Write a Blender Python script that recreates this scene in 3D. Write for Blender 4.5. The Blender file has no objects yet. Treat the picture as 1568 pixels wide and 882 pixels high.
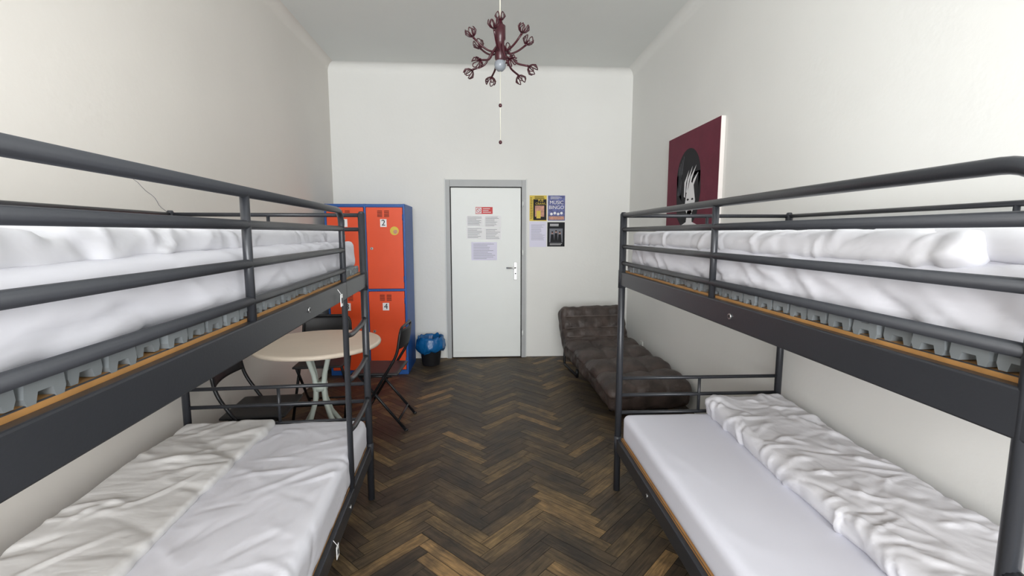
import bpy, bmesh, math, random
import numpy as np
from mathutils import Vector, Matrix, noise
random.seed(7)
scene = bpy.context.scene
try:
    scene.view_settings.view_transform = 'Standard'
    scene.view_settings.look = 'None'
except Exception as e:
    print(e)

# ------------------------------------------------------------------ materials
def lin(c):
    return tuple(((v/255)/12.92 if v/255 <= .04045 else ((v/255+.055)/1.055)**2.4) for v in c)

def mat(name, rgb, rough=.6, metal=0, var=0, vscale=5, bump=0, bscale=60, coat=0, sheen=0, bdist=.01):
    m = bpy.data.materials.new(name); m.use_nodes = True
    nt = m.node_tree; N = nt.nodes; L = nt.links
    p = N['Principled BSDF']
    c = lin(rgb)
    p.inputs['Base Color'].default_value = (*c, 1)
    p.inputs['Roughness'].default_value = rough
    p.inputs['Metallic'].default_value = metal
    if coat: p.inputs['Coat Weight'].default_value = coat
    if sheen: p.inputs['Sheen Weight'].default_value = sheen
    tc = N.new('ShaderNodeTexCoord')
    if var:
        n = N.new('ShaderNodeTexNoise'); n.inputs['Scale'].default_value = vscale
        n.inputs['Detail'].default_value = 5
        L.new(tc.outputs['Object'], n.inputs['Vector'])
        r = N.new('ShaderNodeValToRGB')
        r.color_ramp.elements[0].position = .3; r.color_ramp.elements[1].position = .7
        r.color_ramp.elements[0].color = (*[max(0, v*(1-var)) for v in c], 1)
        r.color_ramp.elements[1].color = (*[min(1, v*(1+var)) for v in c], 1)
        L.new(n.outputs['Fac'], r.inputs['Fac']); L.new(r.outputs['Color'], p.inputs['Base Color'])
    if bump:
        n2 = N.new('ShaderNodeTexNoise'); n2.inputs['Scale'].default_value = bscale
        n2.inputs['Detail'].default_value = 6
        L.new(tc.outputs['Object'], n2.inputs['Vector'])
        b = N.new('ShaderNodeBump'); b.inputs['Strength'].default_value = bump
        b.inputs['Distance'].default_value = bdist
        L.new(n2.outputs['Fac'], b.inputs['Height']); L.new(b.outputs['Normal'], p.inputs['Normal'])
    return m

def fabric(name, rgb, strength=.5, scale=4.0, dist=.02, stretch=(1,1,1)):
    m = bpy.data.materials.new(name); m.use_nodes = True
    nt = m.node_tree; N = nt.nodes; L = nt.links
    p = N['Principled BSDF']; p.inputs['Base Color'].default_value = (*lin(rgb), 1)
    p.inputs['Roughness'].default_value = .88
    tc = N.new('ShaderNodeTexCoord'); mp = N.new('ShaderNodeMapping'); mp.inputs['Scale'].default_value = stretch
    L.new(tc.outputs['Object'], mp.inputs['Vector'])
    prev = None
    for sc, ds, st in ((scale, .7, strength), (scale*3.3, .5, strength*.6)):
        n = N.new('ShaderNodeTexNoise'); n.inputs['Scale'].default_value = sc
        n.inputs['Detail'].default_value = 3; n.inputs['Roughness'].default_value = .5
        n.inputs['Distortion'].default_value = ds
        L.new(mp.outputs['Vector'], n.inputs['Vector'])
        b = N.new('ShaderNodeBump'); b.inputs['Strength'].default_value = st
        b.inputs['Distance'].default_value = dist*2 if prev is None else dist
        L.new(n.outputs['Fac'], b.inputs['Height'])
        if prev: L.new(prev.outputs['Normal'], b.inputs['Normal'])
        prev = b
    L.new(prev.outputs['Normal'], p.inputs['Normal'])
    return m

M = {}
M['wall'] = mat('plaster_wall', (229,229,226), .9, var=.02, vscale=1.2, bump=.10, bscale=30)
M['wall_w'] = mat('warm_plaster_wall', (222,218,212), .9, var=.03, vscale=1.0, bump=.10, bscale=30)
M['ceil'] = mat('plaster_ceiling', (224,226,223), .95, var=.02, vscale=1, bump=.08, bscale=20)
M['frame'] = mat('grey_metal', (50,52,57), .33, metal=.2, bump=.03, bscale=200)
M['slatcap'] = mat('grey_rubber', (112,117,120), .55, var=.18, vscale=8)
M['slatwood'] = mat('slat_birch', (190,165,128), .6, var=.1, vscale=12)
M['orangewood'] = mat('pine_rail', (168,124,72), .55, var=.15, vscale=14)
M['sheet'] = fabric('white_sheet', (214,214,222), .30, 3.6, .015, (1,.6,1.4))
M['sheet_b'] = fabric('cool_white_sheet', (220,221,232), .10, 1.6, .01)
M['duvet'] = fabric('white_duvet', (219,219,225), .30, 4.0, .018, (1,.8,1.2))
M['duvet_g'] = fabric('warm_white_duvet', (211,210,210), .3, 3.4, .018, (.7,1.4,1))
M['orange'] = mat('orange_paint', (226,74,20), .45, var=.05, vscale=3)
M['blue'] = mat('blue_paint', (26,84,158), .45, var=.06, vscale=3)
M['black'] = mat('black_plastic', (26,26,29), .5)
M['blackm'] = mat('black_metal', (26,27,30), .4, metal=.3)
M['dark'] = mat('dark_gap', (22,22,22), .9)
M['white'] = mat('white_paint', (228,231,229), .45, var=.015, vscale=3)
M['framegrey'] = mat('grey_door_frame', (172,174,175), .5, var=.03, vscale=5)
M['paper'] = mat('paper', (234,234,236), .8)
M['paper_l'] = mat('lavender_paper', (220,218,236), .8)
M['ink'] = mat('ink', (120,122,130), .8)
M['inkd'] = mat('dark_ink', (24,24,29), .8)
M['red'] = mat('red_print', (205,60,62), .6)
M['yellow'] = mat('yellow_print', (214,188,70), .6)
M['violet'] = mat('blue_print', (92,98,150), .6, var=.45, vscale=25)
M['pinkp'] = mat('skin_print', (190,140,120), .6, var=.3, vscale=30)
M['table'] = mat('beige_table_top', (218,205,188), .5, var=.03, vscale=6)
M['tleg'] = mat('pale_green_metal', (196,206,198), .45)
M['maroon'] = mat('maroon_enamel', (62,16,28), .35, coat=.15)
M['canvas'] = mat('maroon_canvas', (104,34,54), .8, var=.08, vscale=12, bump=.1, bscale=200)
M['canvasw'] = mat('white_canvas', (228,222,218), .8)
M['glass'] = mat('frosted_glass', (140,146,154), .2)
M['chrome'] = mat('brushed_steel', (190,190,190), .3, metal=.9)
M['bag'] = mat('blue_plastic_bag', (16,92,150), .25, bump=.6, bscale=25)
M['sofa'] = mat('brown_velour', (64,54,50), .52, var=.5, vscale=7, bump=.6, bscale=30)
M['piping'] = mat('sofa_piping', (112,104,100), .7)
M['outlet'] = mat('outlet_plastic', (235,235,232), .4)
M['tag'] = mat('white_tag', (240,240,240), .7)
M['cord'] = mat('cord', (225,222,205), .6)

def floor_mat():
    m = bpy.data.materials.new('oak_herringbone'); m.use_nodes = True
    nt = m.node_tree; N = nt.nodes; L = nt.links; p = N['Principled BSDF']
    geo = N.new('ShaderNodeNewGeometry'); uv = N.new('ShaderNodeUVMap'); uv.uv_map = 'UVMap'
    mp = N.new('ShaderNodeMapping'); mp.inputs['Scale'].default_value = (6, 70, 1)
    L.new(uv.outputs['UV'], mp.inputs['Vector'])
    n = N.new('ShaderNodeTexNoise'); n.inputs['Scale'].default_value = 1; n.inputs['Detail'].default_value = 8
    n.inputs['Distortion'].default_value = .8; n.inputs['Roughness'].default_value = .65
    L.new(mp.outputs['Vector'], n.inputs['Vector'])
    r = N.new('ShaderNodeValToRGB'); e = r.color_ramp.elements
    e[0].position = 0; e[0].color = (*lin((66,56,46)), 1)
    e[1].position = 1; e[1].color = (*lin((146,120,84)), 1)
    for pos, c in ((.35,(79,68,55)),(.7,(93,80,61)),(.9,(116,98,70))):
        x = e.new(pos); x.color = (*lin(c), 1)
    L.new(geo.outputs['Random Per Island'], r.inputs['Fac'])
    g = N.new('ShaderNodeValToRGB'); g.color_ramp.elements[0].position = .36; g.color_ramp.elements[1].position = .64
    g.color_ramp.elements[0].color = (.40,.39,.38,1); g.color_ramp.elements[1].color = (1.2,1.17,1.12,1)
    L.new(n.outputs['Fac'], g.inputs['Fac'])
    mx = N.new('ShaderNodeMix'); mx.data_type = 'RGBA'; mx.blend_type = 'MULTIPLY'; mx.inputs[0].default_value = 1
    L.new(r.outputs['Color'], mx.inputs[6]); L.new(g.outputs['Color'], mx.inputs[7])
    tc = N.new('ShaderNodeTexCoord'); n2 = N.new('ShaderNodeTexNoise'); n2.inputs['Scale'].default_value = 3.6
    n2.inputs['Detail'].default_value = 9; n2.inputs['Roughness'].default_value = .68
    L.new(tc.outputs['Object'], n2.inputs['Vector'])
    g2 = N.new('ShaderNodeValToRGB'); g2.color_ramp.elements[0].position = .38; g2.color_ramp.elements[1].position = .64
    g2.color_ramp.elements[0].color = (.46,.46,.49,1); g2.color_ramp.elements[1].color = (1.25,1.18,1.05,1)
    L.new(n2.outputs['Fac'], g2.inputs['Fac'])
    mx2 = N.new('ShaderNodeMix'); mx2.data_type = 'RGBA'; mx2.blend_type = 'MULTIPLY'; mx2.inputs[0].default_value = 1
    L.new(mx.outputs[2], mx2.inputs[6]); L.new(g2.outputs['Color'], mx2.inputs[7])
    L.new(mx2.outputs[2], p.inputs['Base Color'])
    rr = N.new('ShaderNodeMapRange'); rr.inputs[3].default_value = .42; rr.inputs[4].default_value = .68
    L.new(n2.outputs['Fac'], rr.inputs[0]); L.new(rr.outputs[0], p.inputs['Roughness'])
    b = N.new('ShaderNodeBump'); b.inputs['Strength'].default_value = .4; b.inputs['Distance'].default_value = .003
    L.new(n.outputs['Fac'], b.inputs['Height']); L.new(b.outputs['Normal'], p.inputs['Normal'])
    return m
M['floor'] = floor_mat()

# ------------------------------------------------------------------ builder
def fillet(pts, r, n=6):
    pts = [Vector(p) for p in pts]; out = [pts[0]]
    for i in range(1, len(pts)-1):
        a, b, c = pts[i-1], pts[i], pts[i+1]
        d1 = (a-b); d2 = (c-b); rr = min(r, d1.length*.49, d2.length*.49)
        p1 = b + d1.normalized()*rr; p2 = b + d2.normalized()*rr
        for k in range(n+1):
            t = k/n
            out.append(p1*(1-t)**2 + b*2*t*(1-t) + p2*t*t)
    out.append(pts[-1]); return out

class B:
    def __init__(s):
        s.bm = bmesh.new(); s.mats = []
    def mi(s, m):
        m = M[m] if isinstance(m, str) else m
        if m not in s.mats: s.mats.append(m)
        return s.mats.index(m)
    def box(s, c, size, m, bev=0, rot=None, seg=2):
        mtx = Matrix.Translation(c) @ (rot.to_4x4() if rot else Matrix()) @ Matrix.Diagonal((*size, 1))
        r = bmesh.ops.create_cube(s.bm, size=1, matrix=mtx)
        fs = {f for v in r['verts'] for f in v.link_faces}; k = s.mi(m)
        for f in fs: f.material_index = k
        if bev:
            es = list({e for v in r['verts'] for e in v.link_edges})
            bmesh.ops.bevel(s.bm, geom=es, offset=bev, segments=seg, affect='EDGES', profile=.5)
    def bb(s, a, b, m, bev=0):
        s.box([(a[i]+b[i])/2 for i in range(3)], [abs(b[i]-a[i]) for i in range(3)], m, bev)
    def tube(s, pts, r, m, seg=12, closed=False):
        pts = [Vector(p) for p in pts]; n = len(pts); k = s.mi(m)
        rings = []; prev = None
        for i, p in enumerate(pts):
            if closed: t = pts[(i+1) % n]-pts[i-1]
            elif i == 0: t = pts[1]-p
            elif i == n-1: t = p-pts[i-1]
            else: t = pts[i+1]-pts[i-1]
            t.normalize()
            if prev is None:
                u = t.cross(Vector((0,0,1)))
                if u.length < .05: u = t.cross(Vector((1,0,0)))
            else:
                u = prev - t*prev.dot(t)
            u.normalize(); prev = u; w = t.cross(u)
            rr = r[i] if isinstance(r, (list, tuple)) else r
            rings.append([s.bm.verts.new(p+(u*math.cos(2*math.pi*j/seg)+w*math.sin(2*math.pi*j/seg))*rr) for j in range(seg)])
        for i in range(n if closed else n-1):
            a = rings[i]; b = rings[(i+1) % n]
            for j in range(seg):
                f = s.bm.faces.new((a[j], a[(j+1) % seg], b[(j+1) % seg], b[j])); f.material_index = k; f.smooth = True
        if not closed:
            f = s.bm.faces.new(rings[0][::-1]); f.material_index = k
            f = s.bm.faces.new(rings[-1]); f.material_index = k
    def lathe(s, prof, c, m, seg=32, wob=None):
        k = s.mi(m); rings = []
        for pi, (r, z) in enumerate(prof):
            ring = []
            for j in range(seg):
                a = 2*math.pi*j/seg; rr = max(r, .0005)
                if wob: rr, zz = wob(rr, z, a, pi)
                else: zz = z
                ring.append(s.bm.verts.new((c[0]+rr*math.cos(a), c[1]+rr*math.sin(a), c[2]+zz)))
            rings.append(ring)
        for a, b in zip(rings, rings[1:]):
            for j in range(seg):
                f = s.bm.faces.new((a[j], a[(j+1) % seg], b[(j+1) % seg], b[j])); f.material_index = k; f.smooth = True
        for ring in (rings[0], rings[-1]):
            f = s.bm.faces.new(ring); f.material_index = k
    def poly(s, pts, m):
        f = s.bm.faces.new([s.bm.verts.new(p) for p in pts]); f.material_index = s.mi(m)
    def slab(s, lo, hi, r, m, cell=.025, disp=None, xf=None):
        lo = Vector(lo); hi = Vector(hi); d = hi-lo; k = s.mi(m)
        n = [max(2, round(d[i]/cell)) for i in range(3)]
        n[2] = max(n[2], 6)
        r = min(r, d.x*.49, d.y*.49, d.z*.49)
        cache = {}
        ilo = lo+Vector((r,)*3); ihi = hi-Vector((r,)*3)
        def V(i, j, l):
            key = (i, j, l)
            if key in cache: return cache[key]
            p = Vector((lo.x+d.x*i/n[0], lo.y+d.y*j/n[1], lo.z+d.z*l/n[2]))
            q = Vector([min(max(p[a], ilo[a]), ihi[a]) for a in range(3)])
            nn = (p-q)
            nn = nn.normalized() if nn.length > 1e-6 else Vector((0,0,1))
            p = q+nn*r
            if disp:
                dd = disp(p, nn)
                p = p+(nn*dd if isinstance(dd, float) else dd)
            if xf: p = Vector(xf(p))
            cache[key] = s.bm.verts.new(p); return cache[key]
        def F(vs):
            f = s.bm.faces.new(vs); f.material_index = k; f.smooth = True
        for l in (0, n[2]):
            for i in range(n[0]):
                for j in range(n[1]):
                    F((V(i,j,l), V(i+1,j,l), V(i+1,j+1,l), V(i,j+1,l)))
        for j in (0, n[1]):
            for i in range(n[0]):
                for l in range(n[2]):
                    F((V(i,j,l), V(i+1,j,l), V(i+1,j,l+1), V(i,j,l+1)))
        for i in (0, n[0]):
            for j in range(n[1]):
                for l in range(n[2]):
                    F((V(i,j,l), V(i,j+1,l), V(i,j+1,l+1), V(i,j,l+1)))
    def obj(s, name, parent=None, loc=(0,0,0), rot=0, recalc=True):
        if recalc: bmesh.ops.recalc_face_normals(s.bm, faces=s.bm.faces[:])
        me = bpy.data.meshes.new(name); s.bm.to_mesh(me); s.bm.free()
        for m in s.mats: me.materials.append(m)
        o = bpy.data.objects.new(name, me); scene.collection.objects.link(o)
        o.location = loc; o.rotation_euler = (0, 0, rot)
        if parent: o.parent = parent
        return o

def empty(name, loc=(0,0,0), rot=0):
    o = bpy.data.objects.new(name, None); scene.collection.objects.link(o)
    o.location = loc; o.rotation_euler = (0,0,rot); o.empty_display_size = .1; return o

def text(name, body, size, loc, rot, m, parent, ext=.0006, align='CENTER'):
    c = bpy.data.curves.new(name, 'FONT'); c.body = body; c.size = size; c.extrude = ext
    c.align_x = align; c.align_y = 'CENTER'; c.materials.append(M[m])
    o = bpy.data.objects.new(name, c); scene.collection.objects.link(o)
    o.location = loc; o.rotation_euler = rot; o.parent = parent; return o

def cloth(seed, a1, a2, s1=2.5, s2=6, sx=1, sy=1, pw=6, a3=0, sz=1):
    off = Vector((seed*13.7, seed*7.1, seed*3.3))
    def f(p, n):
        q = Vector((p.x*sx, p.y*sy, p.z*sz))+off
        w = noise.noise_vector(q*2.2)*.12
        rdg = (1-abs(noise.noise((q+w)*s2)))**pw
        mask = min(1, max(0, .5+1.3*noise.noise(q*1.9+Vector((5,9,2)))))
        v = a1*noise.noise(q*s1)+a2*(rdg-.35)*mask
        if a3:
            v += a3*((1-abs(noise.noise((q+w*1.4)*s2*2.1+off)))**pw-.35)*(1-.6*mask)
        return float(v)
    return f

def creases(seed, x0, x1, y0, y1, n, lmin, lmax, wmin, wmax, amp, ang, spread, ztop, base=None, xedge=None, fade=None):
    """cloth fold lines: curved tapering ridges with a sharper side, on the unfolded cloth."""
    R = np.random.RandomState(seed)
    cx = R.uniform(x0, x1, n); cy = R.uniform(y0, y1, n)
    th = np.radians(ang)+np.radians(spread)*R.uniform(-1, 1, n)
    dx = np.cos(th); dy = np.sin(th)
    L = R.uniform(lmin, lmax, n); W = R.uniform(wmin, wmax, n)
    A = amp*R.uniform(.35, 1, n)*np.where(R.rand(n) < .3, -1, 1)
    K = R.uniform(-1, 1, n)*.35
    def f(p, nn):
        u = p.x-(ztop-p.z) if (xedge is not None and p.x < xedge) else p.x
        wob = noise.noise(Vector((u*6, p.y*6, seed)))*.012
        rx = u-cx; ry = p.y-cy
        s = rx*dx+ry*dy; t = -rx*dy+ry*dx+K*s*s/np.maximum(L, .01)+wob
        e = np.clip(1-(s/L)**2, 0, 1)
        tt = t/W
        g = np.where(tt > 0, np.exp(-tt*tt*3.4), np.exp(-tt*tt*.8))
        v = float(np.sum(A*e*e*g))
        v = max(-amp*1.4, min(amp*2.0, v))
        if fade: v *= fade(p)
        if base: v += base(p, nn)
        return float(v)
    return f

# ------------------------------------------------------------------ room
XL, XR, YB, YF, H = -1.71, 1.78, 5.64, -2.3, 3.40
T = .15
b = B(); b.bb((XL-T, YF-T, 0), (XL, YB+T, H), 'wall_w'); b.obj('wall_left')
b = B(); b.bb((XR, YF-T, 0), (XR+T, YB+T, H), 'wall'); b.obj('wall_right')
b = B(); b.bb((XL, YB, 0), (XR, YB+T, H), 'wall'); b.obj('wall_back')
WX0, WX1, WZ0, WZ1 = -1.3, 1.35, .7, 3.0
b = B()
b.bb((XL, YF-T, 0), (XR, YF, WZ0), 'wall'); b.bb((XL, YF-T, WZ1), (XR, YF, H), 'wall')
b.bb((XL, YF-T, WZ0), (WX0, YF, WZ1), 'wall'); b.bb((WX1, YF-T, WZ0), (XR, YF, WZ1), 'wall')
b.obj('wall_front')
b = B(); b.bb((XL-T, YF-T, H), (XR+T, YB+T, H+.15), 'ceil'); b.obj('ceiling')
b = B(); w = .06; yw = YF-.08
for x in (WX0+w/2, (WX0+WX1)/2, WX1-w/2):
    b.box((x, yw, (WZ0+WZ1)/2), (w, .06, WZ1-WZ0), 'white', .006)
for z in (WZ0+w/2, 2.35, WZ1-w/2):
    b.box(((WX0+WX1)/2, yw, z), (WX1-WX0, .055, w), 'white', .006)
b.box(((WX0+WX1)/2, YF+.06, WZ0-.02), (WX1-WX0+.1, .2, .035), 'white', .008)
b.obj('window_1')
def cove(name, p0, p1, inward, m='wall'):
    b = B(); R = .08; k = b.mi(m); p0 = Vector(p0); p1 = Vector(p1); inward = Vector(inward); rows = []
    for i in range(13):
        a = math.pi/2*i/12
        off = inward*(R-R*math.cos(a)) + Vector((0,0,-(R-R*math.sin(a))))
        rows.append((b.bm.verts.new(p0+off), b.bm.verts.new(p1+off)))
    for r0, r1 in zip(rows, rows[1:]):
        f = b.bm.faces.new((r0[0], r0[1], r1[1], r1[0])); f.smooth = True; f.material_index = k
        f.normal_update()
        if f.normal.dot(inward-Vector((0,0,1))) < 0: f.normal_flip()
    b.obj(name, recalc=False)
e = .0004
cove('trim_1', (XL+e, YF, H-e), (XL+e, YB, H-e), (1,0,0), 'wall_w')
cove('trim_2', (XR-e, YF, H-e), (XR-e, YB, H-e), (-1,0,0))
cove('trim_3', (XL, YB-e, H-e), (XR, YB-e, H-e), (0,-1,0))

def build_floor():
    b = B(); kd = b.mi('dark'); kf = b.mi('floor')
    uvl = b.bm.loops.layers.uv.new('UVMap')
    W = .07; Lg = .42; g = .0012; q = math.sqrt(.5); cy = 2.2
    for m in range(-14, 15):
        for kk in range(-95, 96):
            for t in (0, 1):
                ox = m*Lg; oy = -m*Lg
                if t == 0: x0, y0, x1, y1 = kk*W+ox, kk*W+oy, kk*W+ox+Lg, kk*W+oy+W
                else: x0, y0, x1, y1 = kk*W+ox, (kk+1)*W+oy, (kk+1)*W+ox, (kk+1)*W+oy+Lg
                mx, my = (x0+x1)/2, (y0+y1)/2
                wx, wy = (mx-my)*q+.03, (mx+my)*q+cy
                if not (XL-.3 < wx < XR+.3 and YF-.3 < wy < YB+.3): continue
                x0 += g; y0 += g; x1 -= g; y1 -= g
                z = random.uniform(-.0006, .0006)
                cs = [(x0,y0),(x1,y0),(x1,y1),(x0,y1)]
                vs = [b.bm.verts.new(((x-y)*q+.03, (x+y)*q+cy, z)) for x, y in cs]
                f = b.bm.faces.new(vs); f.material_index = kf
                ru, rv = random.random()*50, random.random()*50
                for lp, (x, y) in zip(f.loops, cs):
                    u, v = (x-x0, y-y0) if t == 0 else (y-y0, x-x0)
                    lp[uvl].uv = (u+ru, v+rv)
    for co, no in (((XL,0,0),(-1,0,0)), ((XR,0,0),(1,0,0)), ((0,YF,0),(0,-1,0)), ((0,YB,0),(0,1,0))):
        bmesh.ops.bisect_plane(b.bm, geom=b.bm.verts[:]+b.bm.edges[:]+b.bm.faces[:], plane_co=co, plane_no=no, clear_outer=True)
    for f in b.bm.faces:
        f.normal_update()
        if f.normal.z < 0: f.normal_flip()
    r = bmesh.ops.create_cube(b.bm, size=1, matrix=Matrix.Translation(((XL+XR)/2, (YF+YB)/2, -.054)) @ Matrix.Diagonal((XR-XL+2*T, YB-YF+2*T, .104, 1)))
    for f in {f for v in r['verts'] for f in v.link_faces}: f.material_index = kd
    b.obj('floor', recalc=False)
build_floor()

# ------------------------------------------------------------------ bunk beds
def bunk(name, P0, alpha, s, Lb, stile, ladder_far, stan):
    root = empty(name, (P0[0], P0[1], 0), alpha)
    Wd = .945
    P = lambda x, y, z: Vector((s*x, -y, z))
    b = B(); R = .019; r = .0115
    for (x, y) in ((0,0), (Wd,0), (0,Lb), (Wd,Lb)):
        b.tube([P(x,y,.0), P(x,y,1.615)], R, 'frame', 16)
        b.tube([P(x,y,1.612), P(x,y,1.625)], [R*.98, R*.6], 'frame', 16)
        for z in (1.255, .285):
            b.tube([P(x,y,z-.05), P(x,y,z+.05)], R*1.12, 'frame', 16)
    for zc in (1.257, .285):
        for x in (0, Wd):
            b.bb(P(x-.0125, .02, zc-.038), P(x+.0125, Lb-.02, zc+.038), 'frame', .004)
            sx = .028 if x == 0 else -.028
            b.bb(P(x+sx-.018, .03, zc+.022), P(x+sx+.018, Lb-.03, zc+.048), 'orangewood', .002)
        for y in (0, Lb):
            b.bb(P(.02, y-.0125, zc-.03), P(Wd-.02, y+.0125, zc+.03), 'frame', .004)
    for y in (0, Lb):
        for z in (1.605, 1.53, .68, .58, .475):
            b.tube([P(0,y,z), P(Wd,y,z)], r*.9, 'frame')
        b.tube([P(Wd/2,y,.475), P(Wd/2,y,.68)], r*.75, 'frame')
        b.tube([P(Wd/2,y,1.30), P(Wd/2,y,1.605)], r*.75, 'frame')
    for z in (1.605, 1.53):
        b.tube([P(Wd,0,z), P(Wd,Lb,z)], r*.9, 'frame')
    b.tube([P(Wd,Lb/2,1.28), P(Wd,Lb/2,1.605)], r*.8, 'frame')
    if ladder_far: ya, yb = stile, Lb
    else: ya, yb = stile, 0
    b.tube(fillet([P(0,yb,1.608), P(0,ya,1.608), P(0,ya,.27)], .075, 8), R*.70, 'frame', 14)
    for z in (1.53, 1.436, 1.345):
        b.tube([P(0,yb,z), P(0,ya,z)], r, 'frame')
    b.tube([P(0,stan,1.27), P(0,stan,1.605)], r*.95, 'frame')
    yp = 0 if ladder_far else Lb
    for z in ((1.05, .84, .60) if ladder_far else (1.02, .74)):
        b.tube(fillet([P(0,ya,z), P(-.0,ya*.75+yp*.25,z-.02), P(0,ya*.25+yp*.75,z-.02), P(0,yp,z)], .05), r*1.1, 'frame')
    for y, z in ((1.21 if s > 0 else 1.0, 1.257), (.55, .285), (1.9, .285)):
        b.tube([P(-.0125,y,z), P(-.0165,y,z)], .009, 'chrome', 14)
        b.tube([P(-.016,y,z), P(-.018,y,z)], .005, 'black', 10)
    b.obj('frame', root)
    # slats; the upper base has arched rubber end caps
    b = B()
    ns = int((Lb-.1)/.07)
    for base in (1.305, .320):
        for i in range(ns):
            y = .06+i*.07
            xa = .09 if base > 1 else .05
            b.bb(P(xa,y,base+.010), P(Wd-xa,y+.05,base+.018), 'slatwood')
            if base < 1: continue
            for xe in (.010, Wd-.010-.085):
                prof = [(0,0),(.012,0),(.016,.014),(.038,.014),(.042,0),(.054,0),(.058,.010),(.056,.028),(.046,.034),(.036,.027),(.018,.027),(.008,.034),(-.002,.028),(-.004,.010)]
                k = b.mi('slatcap'); dz = random.uniform(-.003,.003); dx_ = random.uniform(-.006,.006)
                A = [b.bm.verts.new(P(xe+dx_, y+q[0], base+q[1]+dz)) for q in prof]
                C = [b.bm.verts.new(P(xe+.085, y+q[0], base+q[1]+dz)) for q in prof]
                f = b.bm.faces.new(A); f.material_index = k; f = b.bm.faces.new(C[::-1]); f.material_index = k
                for j in range(len(prof)):
                    f = b.bm.faces.new((A[j], A[j-1], C[j-1], C[j])); f.material_index = k
    b.obj('slats', root)
    return root, P, Wd

def tagobj(root, P, y, z):
    b = B(); b.bb(P(-.03,y-.016,z-.05), P(-.028,y+.016,z+.0), 'tag')
    b.bb(P(-.031,y-.008,z-.038), P(-.0305,y+.008,z-.015), 'inkd')
    b.tube([P(-.029,y,z-.002), P(-.014,y,z+.02)], .001, 'tag', 6)
    b.obj('tag', root)

# left
rl, PL, Wd = bunk('bunk_bed', (-.64, 2.58), math.radians(3.0), -1, 2.3, .45, True, 1.40)
xf = lambda P: (lambda p: P(p.x, p.y, p.z))
def droop(f, zmin, a):
    def g(p, n):
        k = max(0, 1-(p.z-zmin)/.06)
        return float(f(p, n)+a*k*noise.noise(Vector((p.y*9, p.x*2, 3.3))))
    return g
b = B()
f1 = creases(21, -.13, .20, 0, 2.3, 90, .08, .30, .007, .018, .006, 80, 25, 1.468, cloth(1,.005,.004,2,3.2,1,.5,4,.001,1.5), .06)
b.slab((.03,.05,1.334), (Wd-.04,2.25,1.468), .028, 'sheet', .0105, droop(f1,1.332,.014), xf(PL)); b.obj('mattress_upper', rl)
c2 = creases(22, .0, .9, 1.1, 2.3, 90, .06, .22, .012, .034, .022, 0, 90, 1.52, cloth(2,.028,.025,3,4.2,1,1,4,.008), .11)
c3 = creases(23, .0, .5, 0, 1.4, 110, .05, .20, .008, .020, .008, 50, 40, 1.52, cloth(3,.004,.004,2,3.4,1,.6,4,.001), .11)
def d1(p, n):
    g = max(0, min(1, (p.y-1.15)/.3))
    if g <= 0: return c3(p, n)
    if g >= 1: return c2(p, n)*.85
    return c3(p, n)*(1-g)+c2(p, n)*g*.85
b = B(); b.slab((.065,.06,1.455), (Wd-.03,2.24,1.522), .026, 'duvet', .0105, d1, xf(PL)); b.obj('duvet_upper', rl)
b = B()
f4 = creases(24, -.08, .45, 0, 2.3, 55, .08, .28, .009, .024, .006, 10, 60, .488, cloth(4,.004,.004,2,3.5,1.6,1,4,.002), .05)
b.slab((.004,.02,.316), (Wd-.03,2.25,.488), .04, 'sheet', .013, droop(f4,.318,.010), xf(PL)); b.obj('mattress_lower', rl)
def xl(p):
    x = p.x+ (.05+.05*(p.y/2.2))*(1-(p.x-.45)/.48)*1.0
    return PL(x, p.y, p.z)
f5 = creases(25, .40, .95, 0, 2.3, 60, .10, .34, .014, .036, .010, 10, 45, .522, cloth(5,.010,.006,2,3,.7,1.5,4,.002))
b = B(); b.slab((.42,.05,.475), (Wd-.02,2.24,.522), .022, 'duvet_g', .012, f5, xl); b.obj('duvet_lower', rl)
tagobj(rl, PL, .62, 1.26); tagobj(rl, PL, .85, .31)
# right
rr, PR, Wd = bunk('bunk_bed', (.785, 2.585), math.radians(-.7), 1, 2.3, 2.0, False, 1.06)
b = B()
f6 = creases(26, -.13, .12, 0, 2.3, 110, .08, .30, .007, .018, .008, 100, 28, 1.455, cloth(6,.006,.005,2,3.2,1,.5,4,.002,1.8), .06)
b.slab((.03,.05,1.334), (Wd-.04,2.25,1.455), .028, 'sheet', .0105, droop(f6,1.332,.016), xf(PR)); b.obj('mattress_upper', rr)
f7 = creases(27, -.06, .5, 0, 1.9, 150, .05, .20, .008, .020, .008, 50, 45, 1.512, cloth(7,.004,.003,2,3.2,1,.7,4,.001), .07)
b = B(); b.slab((.035,.06,1.445), (Wd-.03,1.86,1.514), .026, 'duvet', .0105, f7, xf(PR)); b.obj('duvet_upper', rr)
b = B()
c8 = creases(28, .0, .85, 1.6, 2.2, 24, .06, .18, .010, .024, .005, 0, 90, 1.528, cloth(8,.003,.002,3,5), .09)
def pil(p, n):
    cx = (p.x-.42)/.36; cy = (p.y-1.92)/.26
    k = max(0, 1-cx*cx)*max(0, 1-cy*cy)
    return float(.03*k-.012 + c8(p, n))
b.slab((.05,1.68,1.45), (.78,2.18,1.528), .035, 'duvet', .012, pil, xf(PR)); b.obj('pillow', rr)
b = B(); b.slab((.012,.04,.326), (Wd-.03,2.25,.485), .035, 'sheet_b', .016, creases(29, -.05, .5, 0, 2.3, 14, .15, .4, .02, .04, .003, 80, 30, .485, cloth(9,.003,.001,1.5,3,1,1,4), .05), xf(PR)); b.obj('mattress_lower', rr)
def xr(p):
    x = p.x - .09*(p.y/2.2)*(1-(p.x-.45)/.48)+.035*(1-(p.x-.45)/.48)
    z = p.z + (.04*max(0, 1-p.y/.6) if p.z > .5 else 0)
    return PR(x, p.y, z)
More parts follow.
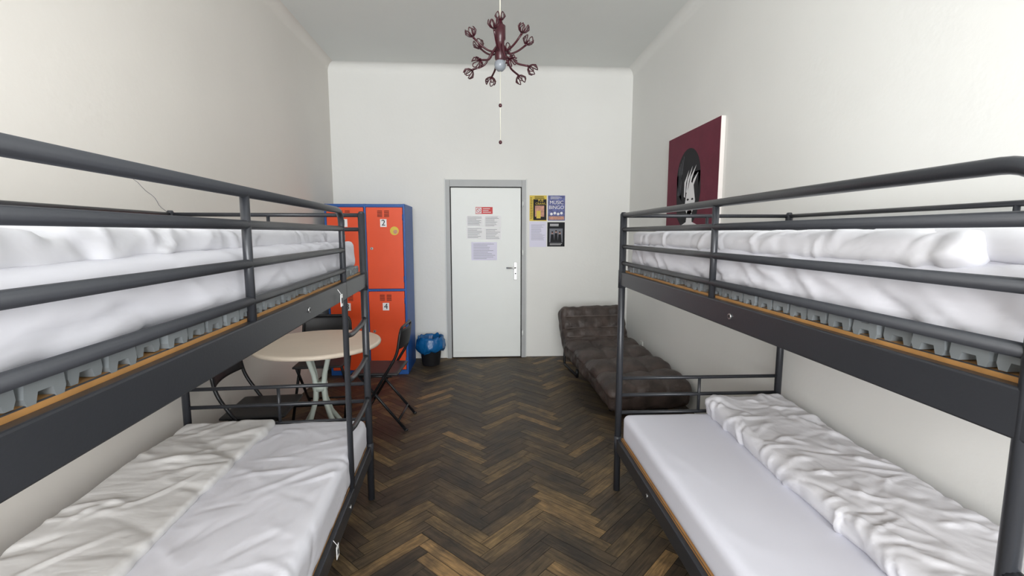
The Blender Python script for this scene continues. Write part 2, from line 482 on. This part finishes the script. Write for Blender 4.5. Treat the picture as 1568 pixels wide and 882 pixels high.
f10 = creases(30, .38, .98, 0, 2.3, 200, .04, .18, .008, .022, .010, 35, 75, .57, cloth(10,.012,.006,2.3,4.2,1,1.2,4,.003), .49)
b = B(); b.slab((.45,.07,.472), (Wd-.02,2.24,.570), .045, 'duvet', .0105, f10, xr); b.obj('duvet_lower', rr)

# ------------------------------------------------------------------ door
yd = YB
dr = empty('door_1', (0, yd, 0))
b = B()
x0, x1, zt = -.42, .525, 2.13
fw = .05
b.bb((x0,-.035,0), (x0+fw,0,zt), 'framegrey', .003); b.bb((x1-fw,-.035,0), (x1,0,zt), 'framegrey', .003)
b.bb((x0+fw,-.034,zt-fw-.03), (x1-fw,0,zt), 'framegrey', .003)
b.bb((x0-.012,-.02,0), (x0,0,zt+.012), 'white', .002); b.bb((x1,-.02,0), (x1+.012,0,zt+.012), 'white', .002)
b.bb((x0+fw+.001,-.004,0), (x1-fw-.001,0,zt-.081), 'dark')
b.obj('door_frame', dr)
b = B()
b.bb((x0+fw+.012,-.03,.012), (x1-fw-.012,-.005,zt-.092), 'white', .003)
b.bb((x0+fw+.02,-.034,.014), (x1-fw-.02,-.029,.09), 'white', .002)
b.obj('door_leaf', dr)
b = B()
b.box((.40,-.034,1.06), (.038,.008,.21), 'chrome', .003)
b.tube(fillet([(.40,-.034,1.10), (.40,-.075,1.10), (.29,-.075,1.10)], .015), .009, 'chrome')
b.tube([(.40,-.036,1.03), (.40,-.042,1.03)], .009, 'black')
for z in (.3, 1.85, 1.28):
    b.tube([(.486,-.04,z-.035), (.486,-.04,z+.035)], .008, 'white')
b.obj('door_handle', dr)
def lines(b, x0, x1, z0, z1, n, y, m='ink', h=.004):
    for i in range(n):
        z = z1-(i+.5)*(z1-z0)/n
        b.bb((x0, y-.0004, z-h/2), (x0+(x1-x0)*random.uniform(.6, 1), y, z+h/2), m)
b = B()
b.bb((-.07,-.001,1.735), (.13,0,1.815), 'red'); b.bb((-.065,-.0015,1.742), (.0,-.0008,1.808), 'paper')
b.tube([(-.033+.024*math.cos(a*.5236), -.002, 1.775+.024*math.sin(a*.5236)) for a in range(12)], .003, 'red', 6, closed=True)
b.tube([(-.05,-.002,1.792), (-.016,-.002,1.758)], .003, 'red', 6)
lines(b, .015, .12, 1.745, 1.805, 3, -.0012, 'paper', .007)
for (a, c, z0, z1) in ((-.18,.02,1.59,1.715), (.03,.23,1.58,1.715), (-.18,.03,1.44,1.58), (.035,.235,1.43,1.57)):
    b.bb((a,-.001,z0), (c,0,z1), 'paper'); lines(b, a+.015, c-.015, z0+.01, z1-.01, 8, -.0011)
b.bb((-.125,-.001,1.19), (.18,0,1.405), 'paper_l'); lines(b, -.10, .16, 1.20, 1.39, 10, -.0011)
b.obj('door_notices', dr, (0,-.0305,0))

def poster(name, x0, x1, z0, z1, base):
    r = empty(name, ((x0+x1)/2, yd-.0015, (z0+z1)/2)); b = B()
    b.bb((-(x1-x0)/2,-.001,-(z1-z0)/2), ((x1-x0)/2,0,(z1-z0)/2), base); return r, b, (x1-x0)/2, (z1-z0)/2
def disc(b, cx, cz, r_, y, m, n=14, sx=1):
    b.poly([(cx+sx*r_*math.cos(2*math.pi*i/n), y, cz+r_*math.sin(2*math.pi*i/n)) for i in range(n)], m)
RX = (math.pi/2, 0, 0)
r, b, w, h = poster('poster', .57, .775, 1.655, 1.955, 'yellow')
b.bb((-w+.045,-.0015,-h+.01), (w-.004,-.001,h-.045), 'inkd'); b.bb((-w+.065,-.002,-.10), (w-.03,-.0015,.03), 'pinkp'); b.bb((-.02,-.0025,-h+.03), (.03,-.002,-.03), 'yellow')
lines(b, -w+.008, -w+.04, -h+.02, h-.02, 16, -.0012, 'inkd', .006); lines(b, -w+.06, w-.02, h-.04, h-.008, 2, -.0012, 'inkd', .008); b.obj('print', r)
text('title', 'PUB\nCRAWL', .036, (.03,-.003,.07), RX, 'yellow', r)
r, b, w, h = poster('poster', .79, .995, 1.66, 1.955, 'violet')
b.bb((-w+.01,-.0015,-h+.01), (w-.01,-.001,-h+.05), 'pinkp'); lines(b, -w+.03, w-.03, h-.045, h-.01, 3, -.0012, 'paper')
for i in range(4): disc(b, -.06+.04*i, -.07+.01*(i % 2), .016, -.0022, 'paper')
b.obj('print', r)
text('title', 'MUSIC\nBINGO', .058, (0,-.003,.035), RX, 'paper', r)
r, b, w, h = poster('poster', .57, .775, 1.345, 1.645, 'paper_l')
lines(b, -w+.02, w-.02, -h+.08, h-.03, 14, -.0012, 'ink', .003)
b.obj('print', r)
r, b, w, h = poster('poster', .785, .995, 1.35, 1.64, 'inkd')
b.bb((-w+.025,-.0015,-.095), (w-.025,-.001,.07), 'ink')
for i in range(3):
    cx_ = -.045+.045*i; dz_ = .014*(i == 1)
    b.poly([(cx_-.024,-.0020,-.093), (cx_+.024,-.0020,-.093), (cx_+.016,-.0020,dz_), (cx_-.016,-.0020,dz_)], 'inkd')
    disc(b, cx_, .020+dz_, .013, -.0024, 'pinkp', 14, .8)
    disc(b, cx_, .028+dz_, .010, -.0026, 'inkd', 12)
lines(b, -w+.03, w-.03, -h+.015, -h+.042, 2, -.0012, 'paper'); lines(b, -w+.03, w-.03, h-.05, h-.015, 2, -.0012, 'paper', .008)
b.obj('print', r, recalc=False)

# ------------------------------------------------------------------ locker
lk = empty('metal_locker', (-1.61, 4.99, 0))
b = B(); LW, LD, LH = .815, .55, 1.81; t = .02
b.bb((0,.02,.0), (LW,LD,LH), 'blue', .003)
for x in (0, LW/2-t/2, LW-t):
    b.bb((x,0,0), (x+t,.03,LH), 'blue', .002)
for z in (0, .905, LH-t-.01):
    b.bb((0,.001,z), (LW,.03,z+t+(.03 if z == 0 else 0)), 'blue', .002)
b.obj('cabinet', lk)
num = {(0,1):'1', (1,1):'2', (0,0):'3', (1,0):'4'}
for (ci, ri), n_ in num.items():
    b = B()
    xa = t+.004+ci*(LW/2-t/2); xb = xa+LW/2-1.5*t-.008
    za = .056 if ri == 0 else .93; zb = .90 if ri == 0 else LH-.036
    b.bb((xa,-.008,za), (xb,.022,zb), 'orange', .003)
    xc = (xa+xb)/2
    for gx in (-.05, .02):
        for i in range(5):
            b.bb((xc+gx-.02,-.0095,zb-.04-i*.014), (xc+gx+.03,-.007,zb-.034-i*.014), 'dark')
    b.box((xc-.01,-.009,zb-.16), (.068,.003,.082), 'paper', .001)
    b.tube([(xa+.05,-.006,(za+zb)/2), (xa+.05,-.022,(za+zb)/2)], .014, 'chrome', 14)
    b.box((xa+.05,-.024,(za+zb)/2), (.006,.006,.02), 'black')
    for z in (za+.1, zb-.1):
        b.tube([(xb+.002,-.008,z-.03), (xb+.002,-.008,z+.03)], .005, 'blue', 8)
    if n_ == '2':
        b.tube([(xc+.10,-.006,zb-.24), (xc+.10,-.0105,zb-.24)], .045, 'yellow', 20)
        b.tube([(xc+.11,-.0100,zb-.25), (xc+.11,-.0118,zb-.25)], .022, 'pinkp', 14)
    b.obj('locker_door', lk)
    text('number', n_, .085, (xc-.01,-.0115,zb-.16), RX, 'inkd', lk, .001)

# ------------------------------------------------------------------ table
b = B(); c = (0,0,0)
b.lathe([(0,.715),(.40,.715),(.425,.722),(.43,.735),(.425,.747),(.41,.75),(0,.75)], c, 'table', 64)
b.lathe([(0,.700),(.13,.700),(.13,.716),(0,.716)], c, 'tleg', 32)
for i in range(4):
    a = math.pi/4+i*math.pi/2+.25
    prof = [(.11,.71),(.085,.62),(.05,.52),(.035,.43),(.045,.33),(.09,.22),(.17,.11),(.26,.035),(.30,.012)]
    pts = [(r_*math.cos(a), r_*math.sin(a), z) for r_, z in prof]
    b.tube(pts, [.017]*3+[.018]*3+[.017,.015,.012], 'tleg', 12)
b.lathe([(0,.40),(.05,.40),(.055,.43),(.05,.46),(0,.46)], c, 'tleg', 24)
b.obj('round_table', None, (-1.159, 3.335, 0))

# ------------------------------------------------------------------ folding chairs
def chair(loc, rot):
    root = empty('folding_chair', (*loc, 0), rot)
    b = B(); r = .011
    b.tube(fillet([(-.20,-.20,.0), (-.20,.17,.60), (-.19,.20,.80), (.19,.20,.80), (.20,.17,.60), (.20,-.20,.0)], .07, 6), r, 'blackm')
    for s in (-1, 1):
        b.tube([(s*.175,.22,0), (s*.175,-.13,.435)], r, 'blackm')
        b.tube([(s*.175,-.13,.43), (s*.175,.12,.43)], r*.8, 'blackm')
        b.tube([(s*.20,-.20,0), (s*.20,-.195,.012)], .015, 'black')
        b.tube([(s*.175,.22,0), (s*.175,.215,.012)], .015, 'black')
    b.tube([(-.20,-.13,.117), (.20,-.13,.117)], r*.8, 'blackm')
    b.tube([(-.175,.16,.078), (.175,.16,.078)], r*.8, 'blackm')
    b.obj('legs', root)
    b = B()
    b.slab((-.19,-.19,.437), (.19,.17,.457), .009, 'black', .02); b.obj('seat', root)
    b = B()
    def curve(p):
        return (p.x, p.y+.03*(1-(p.x/.19)**2)+ (p.z-.7)*.15, p.z)
    b.slab((-.19,.175,.64), (.19,.19,.79), .006, 'black', .02, None, curve); b.obj('backrest', root)
    return root
chair((-.80, 3.70), math.radians(-93))
chair((-1.33, 3.92), math.radians(4))
chair((-1.36, 2.89), math.radians(95))

# ------------------------------------------------------------------ waste bin
root = empty('waste_bin', (-.595, 5.36, 0))
b = B(); b.lathe([(0,.0),(.095,.0),(.10,.01),(.135,.30),(.14,.305),(.132,.305),(.097,.02),(0,.02)], (0,0,0), 'black', 32); b.obj('bin_body', root)
b = B()
def wob(r_, z, a, pi):
    k = min(1, abs(pi-4)/4+.25)
    n1 = noise.noise(Vector((math.cos(a)*3, math.sin(a)*3, z*9)))
    n2 = noise.noise(Vector((math.cos(a)*8, math.sin(a)*8, z*14+3)))
    return r_*(1+.12*n1*k+.12*n2*k), z+.05*n1*k
b.lathe([(.140,.16),(.160,.19),(.165,.24),(.158,.28),(.146,.305),(.145,.335),(.13,.328),(.122,.28),(.11,.2),(.05,.12),(0,.11)], (0,0,0), 'bag', 72, wob)
b.obj('bin_bag', root)

# ------------------------------------------------------------------ futon lounge chair
def futon():
    al = math.radians(6.0)
    root = empty('futon_chair', (.845, 5.20, 0), al)
    Ws = .73
    path = [(0,.04,.64), (.15,-.03,.50), (.30,-.10,.355), (.44,-.22,.22), (.57,-.36,.165), (1.0,-.80,.15), (1.35,-1.15,.12), (1.60,-1.40,.09), (1.80,-1.60,.045)]
    SL = 1.80
    def pos(s_):
        s_ = max(0, min(SL, s_))
        for a, c in zip(path, path[1:]):
            if s_ <= c[0]:
                t2 = (s_-a[0])/(c[0]-a[0])
                return a[1]*(1-t2)+c[1]*t2, a[2]*(1-t2)+c[2]*t2
        return path[-1][1:]
    def xfm(p):
        s_ = p.y; y0, z0 = pos(s_-.06); y1, z1 = pos(s_+.06)
        ty, tz = y1-y0, z1-z0; l = math.hypot(ty, tz); ty /= l; tz /= l
        ny, nz = (tz, -ty) if -ty > 0 else (-tz, ty)
        y, z = pos(s_)
        return (p.x, y+ny*p.z, z+nz*p.z)
    def dsp(p, n):
        g = 0
        if n.z > .3:
            if p.y < .5:
                gr = (p.y % .125)/.125; gx = (p.x % (Ws/4))/(Ws/4)
                g = .026*(math.sin(math.pi*gr)**.5)*(.6+.4*math.sin(math.pi*gx)**.4)-.014
            else:
                gr = ((p.y-.5) % .325)/.325; g = .046*math.sin(math.pi*gr)**.4-.026
                gx = (p.x % (Ws/3))/(Ws/3); g += .028*math.sin(math.pi*gx)**.5
        return float(g+.014*noise.noise(p*5)+.012*noise.noise(p*13))
    b = B(); b.slab((0,0,0), (Ws,SL,.19), .065, 'sofa', .012, dsp, xfm)
    for s_ in (.125, .25, .375):
        b.tube([xfm(Vector((.05+(Ws-.1)*i/6, s_, .184))) for i in range(7)], .0028, 'piping', 6)
    b.obj('cushion', root)
    b = B()
    for x in (.10, Ws-.06):
        b.tube([(x,-.42,.13), (x,-1.45,.07)], .014, 'blackm')
        for y in (-.45, -1.40):
            b.tube([(x,y,0), (x,y,.09)], .016, 'blackm')
        b.tube(fillet([(x,-.45,.013), (x,.03,.013), (x,.03,.48)], .04), .014, 'blackm')
    b.tube([(.10,.03,.48), (Ws-.06,.03,.48)], .014, 'blackm')
    b.obj('futon_frame', root)
futon()

# ------------------------------------------------------------------ painting
pt = empty('painting', (XR-.001, 4.39, 1.49))
PW, PH = .96, .87
b = B(); b.bb((-.035,-PW,0), (0,0,PH), 'canvasw', .003)
b.bb((-.0365,-PW+.001,.001), (-.0345,-.001,PH-.001), 'canvas')
b.obj('canvas', pt)
def shp(b, pts, m, lay):
    b.poly([(-.0366-lay*.0004, -PW*x, PH*z) for x, z in pts], m)
def ell(cx, cz, rx, rz, a0=0, a1=360, n=32):
    return [(cx+rx*math.cos(math.radians(a0+(a1-a0)*i/n)), cz+rz*math.sin(math.radians(a0+(a1-a0)*i/n))) for i in range(n+(0 if a1-a0 == 360 else 1))]
b = B()
# black bob of hair
shp(b, ell(.46,.57,.235,.265), 'inkd', 1)
shp(b, [(.225,.60),(.695,.60),(.71,.40),(.66,.20),(.58,.12),(.34,.10),(.25,.18),(.225,.40)], 'inkd', 1)
# pale half-hidden face, neck and sloping shoulders
face = [(.40,.44),(.39,.34),(.43,.25),(.48,.195),(.52,.19),(.57,.225),(.61,.30),(.625,.38),(.60,.46),(.52,.52),(.45,.50)]
shp(b, face, 'paper', 2)
shp(b, [(.47,.24),(.56,.24),(.57,.13),(.72,.09),(.82,.01),(.20,.01),(.28,.08),(.45,.13)], 'paper', 2)
# locks crossing the face, with pale streaks sweeping up to the right
shp(b, [(.33,.60),(.44,.64),(.54,.56),(.49,.48),(.44,.40),(.41,.27),(.36,.24),(.33,.42)], 'inkd', 3)
shp(b, [(.56,.56),(.66,.58),(.67,.42),(.635,.28),(.61,.36),(.585,.45)], 'inkd', 3)
for (ax, az, mx_, mz, ex, ez) in ((.44,.42,.47,.54,.55,.66),(.48,.44,.53,.56,.62,.66),(.53,.44,.59,.53,.66,.59),(.40,.38,.41,.52,.48,.63)):
    shp(b, [(ax-.008,az),(mx_-.016,mz),(ex,ez),(mx_+.018,mz-.012),(ax+.016,az-.01)], 'paper', 4)
shp(b, [(.45,.345),(.475,.360),(.505,.345),(.475,.335)], 'inkd', 5)
shp(b, [(.54,.345),(.565,.360),(.59,.345),(.565,.335)], 'inkd', 5)
shp(b, [(.495,.245),(.52,.255),(.545,.245),(.52,.232)], 'canvas', 5)
shp(b, [(.38,.01),(.42,.07),(.50,.10),(.60,.07),(.64,.01)], 'inkd', 5)
for i in range(4):
    shp(b, [(.27+.03*i,.68+.03*i),(.276+.03*i,.69+.03*i),(.262+.016*i,.40),(.256+.016*i,.40)], 'ink', 2)
b.obj('figure', pt)

# ------------------------------------------------------------------ chandelier
ch = empty('chandelier', (.12, 3.0, 0))
b = B()
b.lathe([(0,2.50),(.022,2.51),(.034,2.535),(.034,2.60),(.027,2.62),(.027,2.65),(.034,2.66),(.034,2.745),(.02,2.755),(.012,2.78),(0,2.785)], (0,0,0), 'maroon', 24)
def flower(c, d, sc=1):
    c = Vector(c); d = Vector(d).normalized()
    u = d.cross(Vector((0,0,1)))
    if u.length < .1: u = Vector((1,0,0))
    u.normalize(); w = d.cross(u)
    b.tube([c-d*.006, c+d*.010*sc], [.006, .009], 'maroon', 8)
    for i in range(5):
        a = 2*math.pi*i/5+.3; o = u*math.cos(a)+w*math.sin(a); tt = u*-math.sin(a)+w*math.cos(a)
        for sgn in (-1, 1):
            pts = [c+d*.004*sc, c+d*.016*sc+o*.020*sc+tt*.008*sgn*sc, c+d*.034*sc+o*.032*sc+tt*.013*sgn*sc, c+d*.050*sc+o*.029*sc+tt*.006*sgn*sc, c+d*.057*sc+o*.026*sc]
            b.tube(pts, [.0040,.0038,.0036,.0034,.003], 'maroon', 6)
flower((0,0,2.775), (0,0,1), .95)
for i in range(6):
    a = 2*math.pi*i/6+.28; ca, sa = math.cos(a), math.sin(a)
    f = lambda r_, z: (r_*ca, r_*sa, z)
    pts = fillet([f(.025,2.58), f(.07,2.575), f(.12,2.60), f(.172,2.645)], .03, 4)
    b.tube(pts, .0066, 'maroon', 8); flower(f(.174,2.647), (ca*.45, sa*.45, .9), 1.05)
    a += math.pi/6; ca, sa = math.cos(a), math.sin(a)
    f = lambda r_, z: (r_*ca, r_*sa, z)
    pts = fillet([f(.022,2.62), f(.06,2.57), f(.10,2.50), f(.15,2.485), f(.178,2.478)], .03, 4)
    b.tube(pts, .0066, 'maroon', 8); flower(f(.178,2.478), (ca*.75, sa*.75, -.65), 1.05)
KZ = .90; ZT = 2.81*(1-KZ)
o = b.obj('chandelier_body', ch, (0,0,ZT)); o.scale = (.96,.96,KZ)
b = B()
b.lathe([(0,2.455),(.018,2.458),(.032,2.475),(.036,2.495),(.033,2.515),(.025,2.525),(0,2.53)], (0,0,0), 'glass', 24)
o = b.obj('glass_shade', ch, (0,0,ZT)); o.scale = (1,1,KZ)
b = B()
b.tube([(0,0,2.78), (0,0,3.36)], .004, 'cord', 8)
b.lathe([(0,3.34),(.03,3.345),(.05,3.37),(.055,3.399),(0,3.399)], (0,0,0), 'maroon', 24)
b.tube([(0,0,2.50), (0,0,2.07)], .0018, 'cord', 6)
for z in (2.29, 2.07):
    b.lathe([(0,z-.012),(.008,z-.009),(.011,z),(.008,z+.009),(0,z+.012)], (0,0,0), 'maroon', 14)
b.obj('pull_cord', ch)

# outlet
b = B(); b.box((-.006,0,0), (.012,.085,.085), 'outlet', .004)
b.tube([(-.011,0,0), (-.014,0,0)], .022, 'white', 20)
for y in (-.009, .009): b.tube([(-.0135,y,0), (-.0148,y,0)], .003, 'dark', 8)
b.obj('wall_outlet', None, (XR, 5.05, .27))
# crack on left wall
b = B(); pts = []
p = Vector((XL+.001, 2.45, 1.80))
for i in range(14):
    pts.append(p.copy()); p += Vector((0, random.uniform(.004,.03), -random.uniform(.006,.022)))
b.tube(pts, .0012, 'ink', 4); b.obj('wall_crack')

# ------------------------------------------------------------------ light
w = bpy.data.worlds.new('world'); scene.world = w; w.use_nodes = True
bg = w.node_tree.nodes['Background']; bg.inputs['Color'].default_value = (.80,.90,1,1); bg.inputs['Strength'].default_value = 3.5
def area(name, loc, rot, sx, sy, en, col):
    l = bpy.data.lights.new(name, 'AREA'); l.shape = 'RECTANGLE'; l.size = sx; l.size_y = sy; l.energy = en; l.color = col
    o = bpy.data.objects.new(name, l); scene.collection.objects.link(o); o.location = loc; o.rotation_euler = rot; return o
area('window_daylight', ((WX0+WX1)/2, YF-.25, (WZ0+WZ1)/2), (math.radians(90), 0, 0), 2.6, 2.3, 298, (1,.988,.97))

# ------------------------------------------------------------------ camera
cd = bpy.data.cameras.new('camera'); cam = bpy.data.objects.new('camera', cd); scene.collection.objects.link(cam)
cam.location = (0,0,1.51); cam.rotation_euler = (math.radians(90-6.65), 0, math.radians(-3.66))
cd.sensor_width = 36; cd.lens = 16.53; cd.clip_start = .02
scene.camera = cam
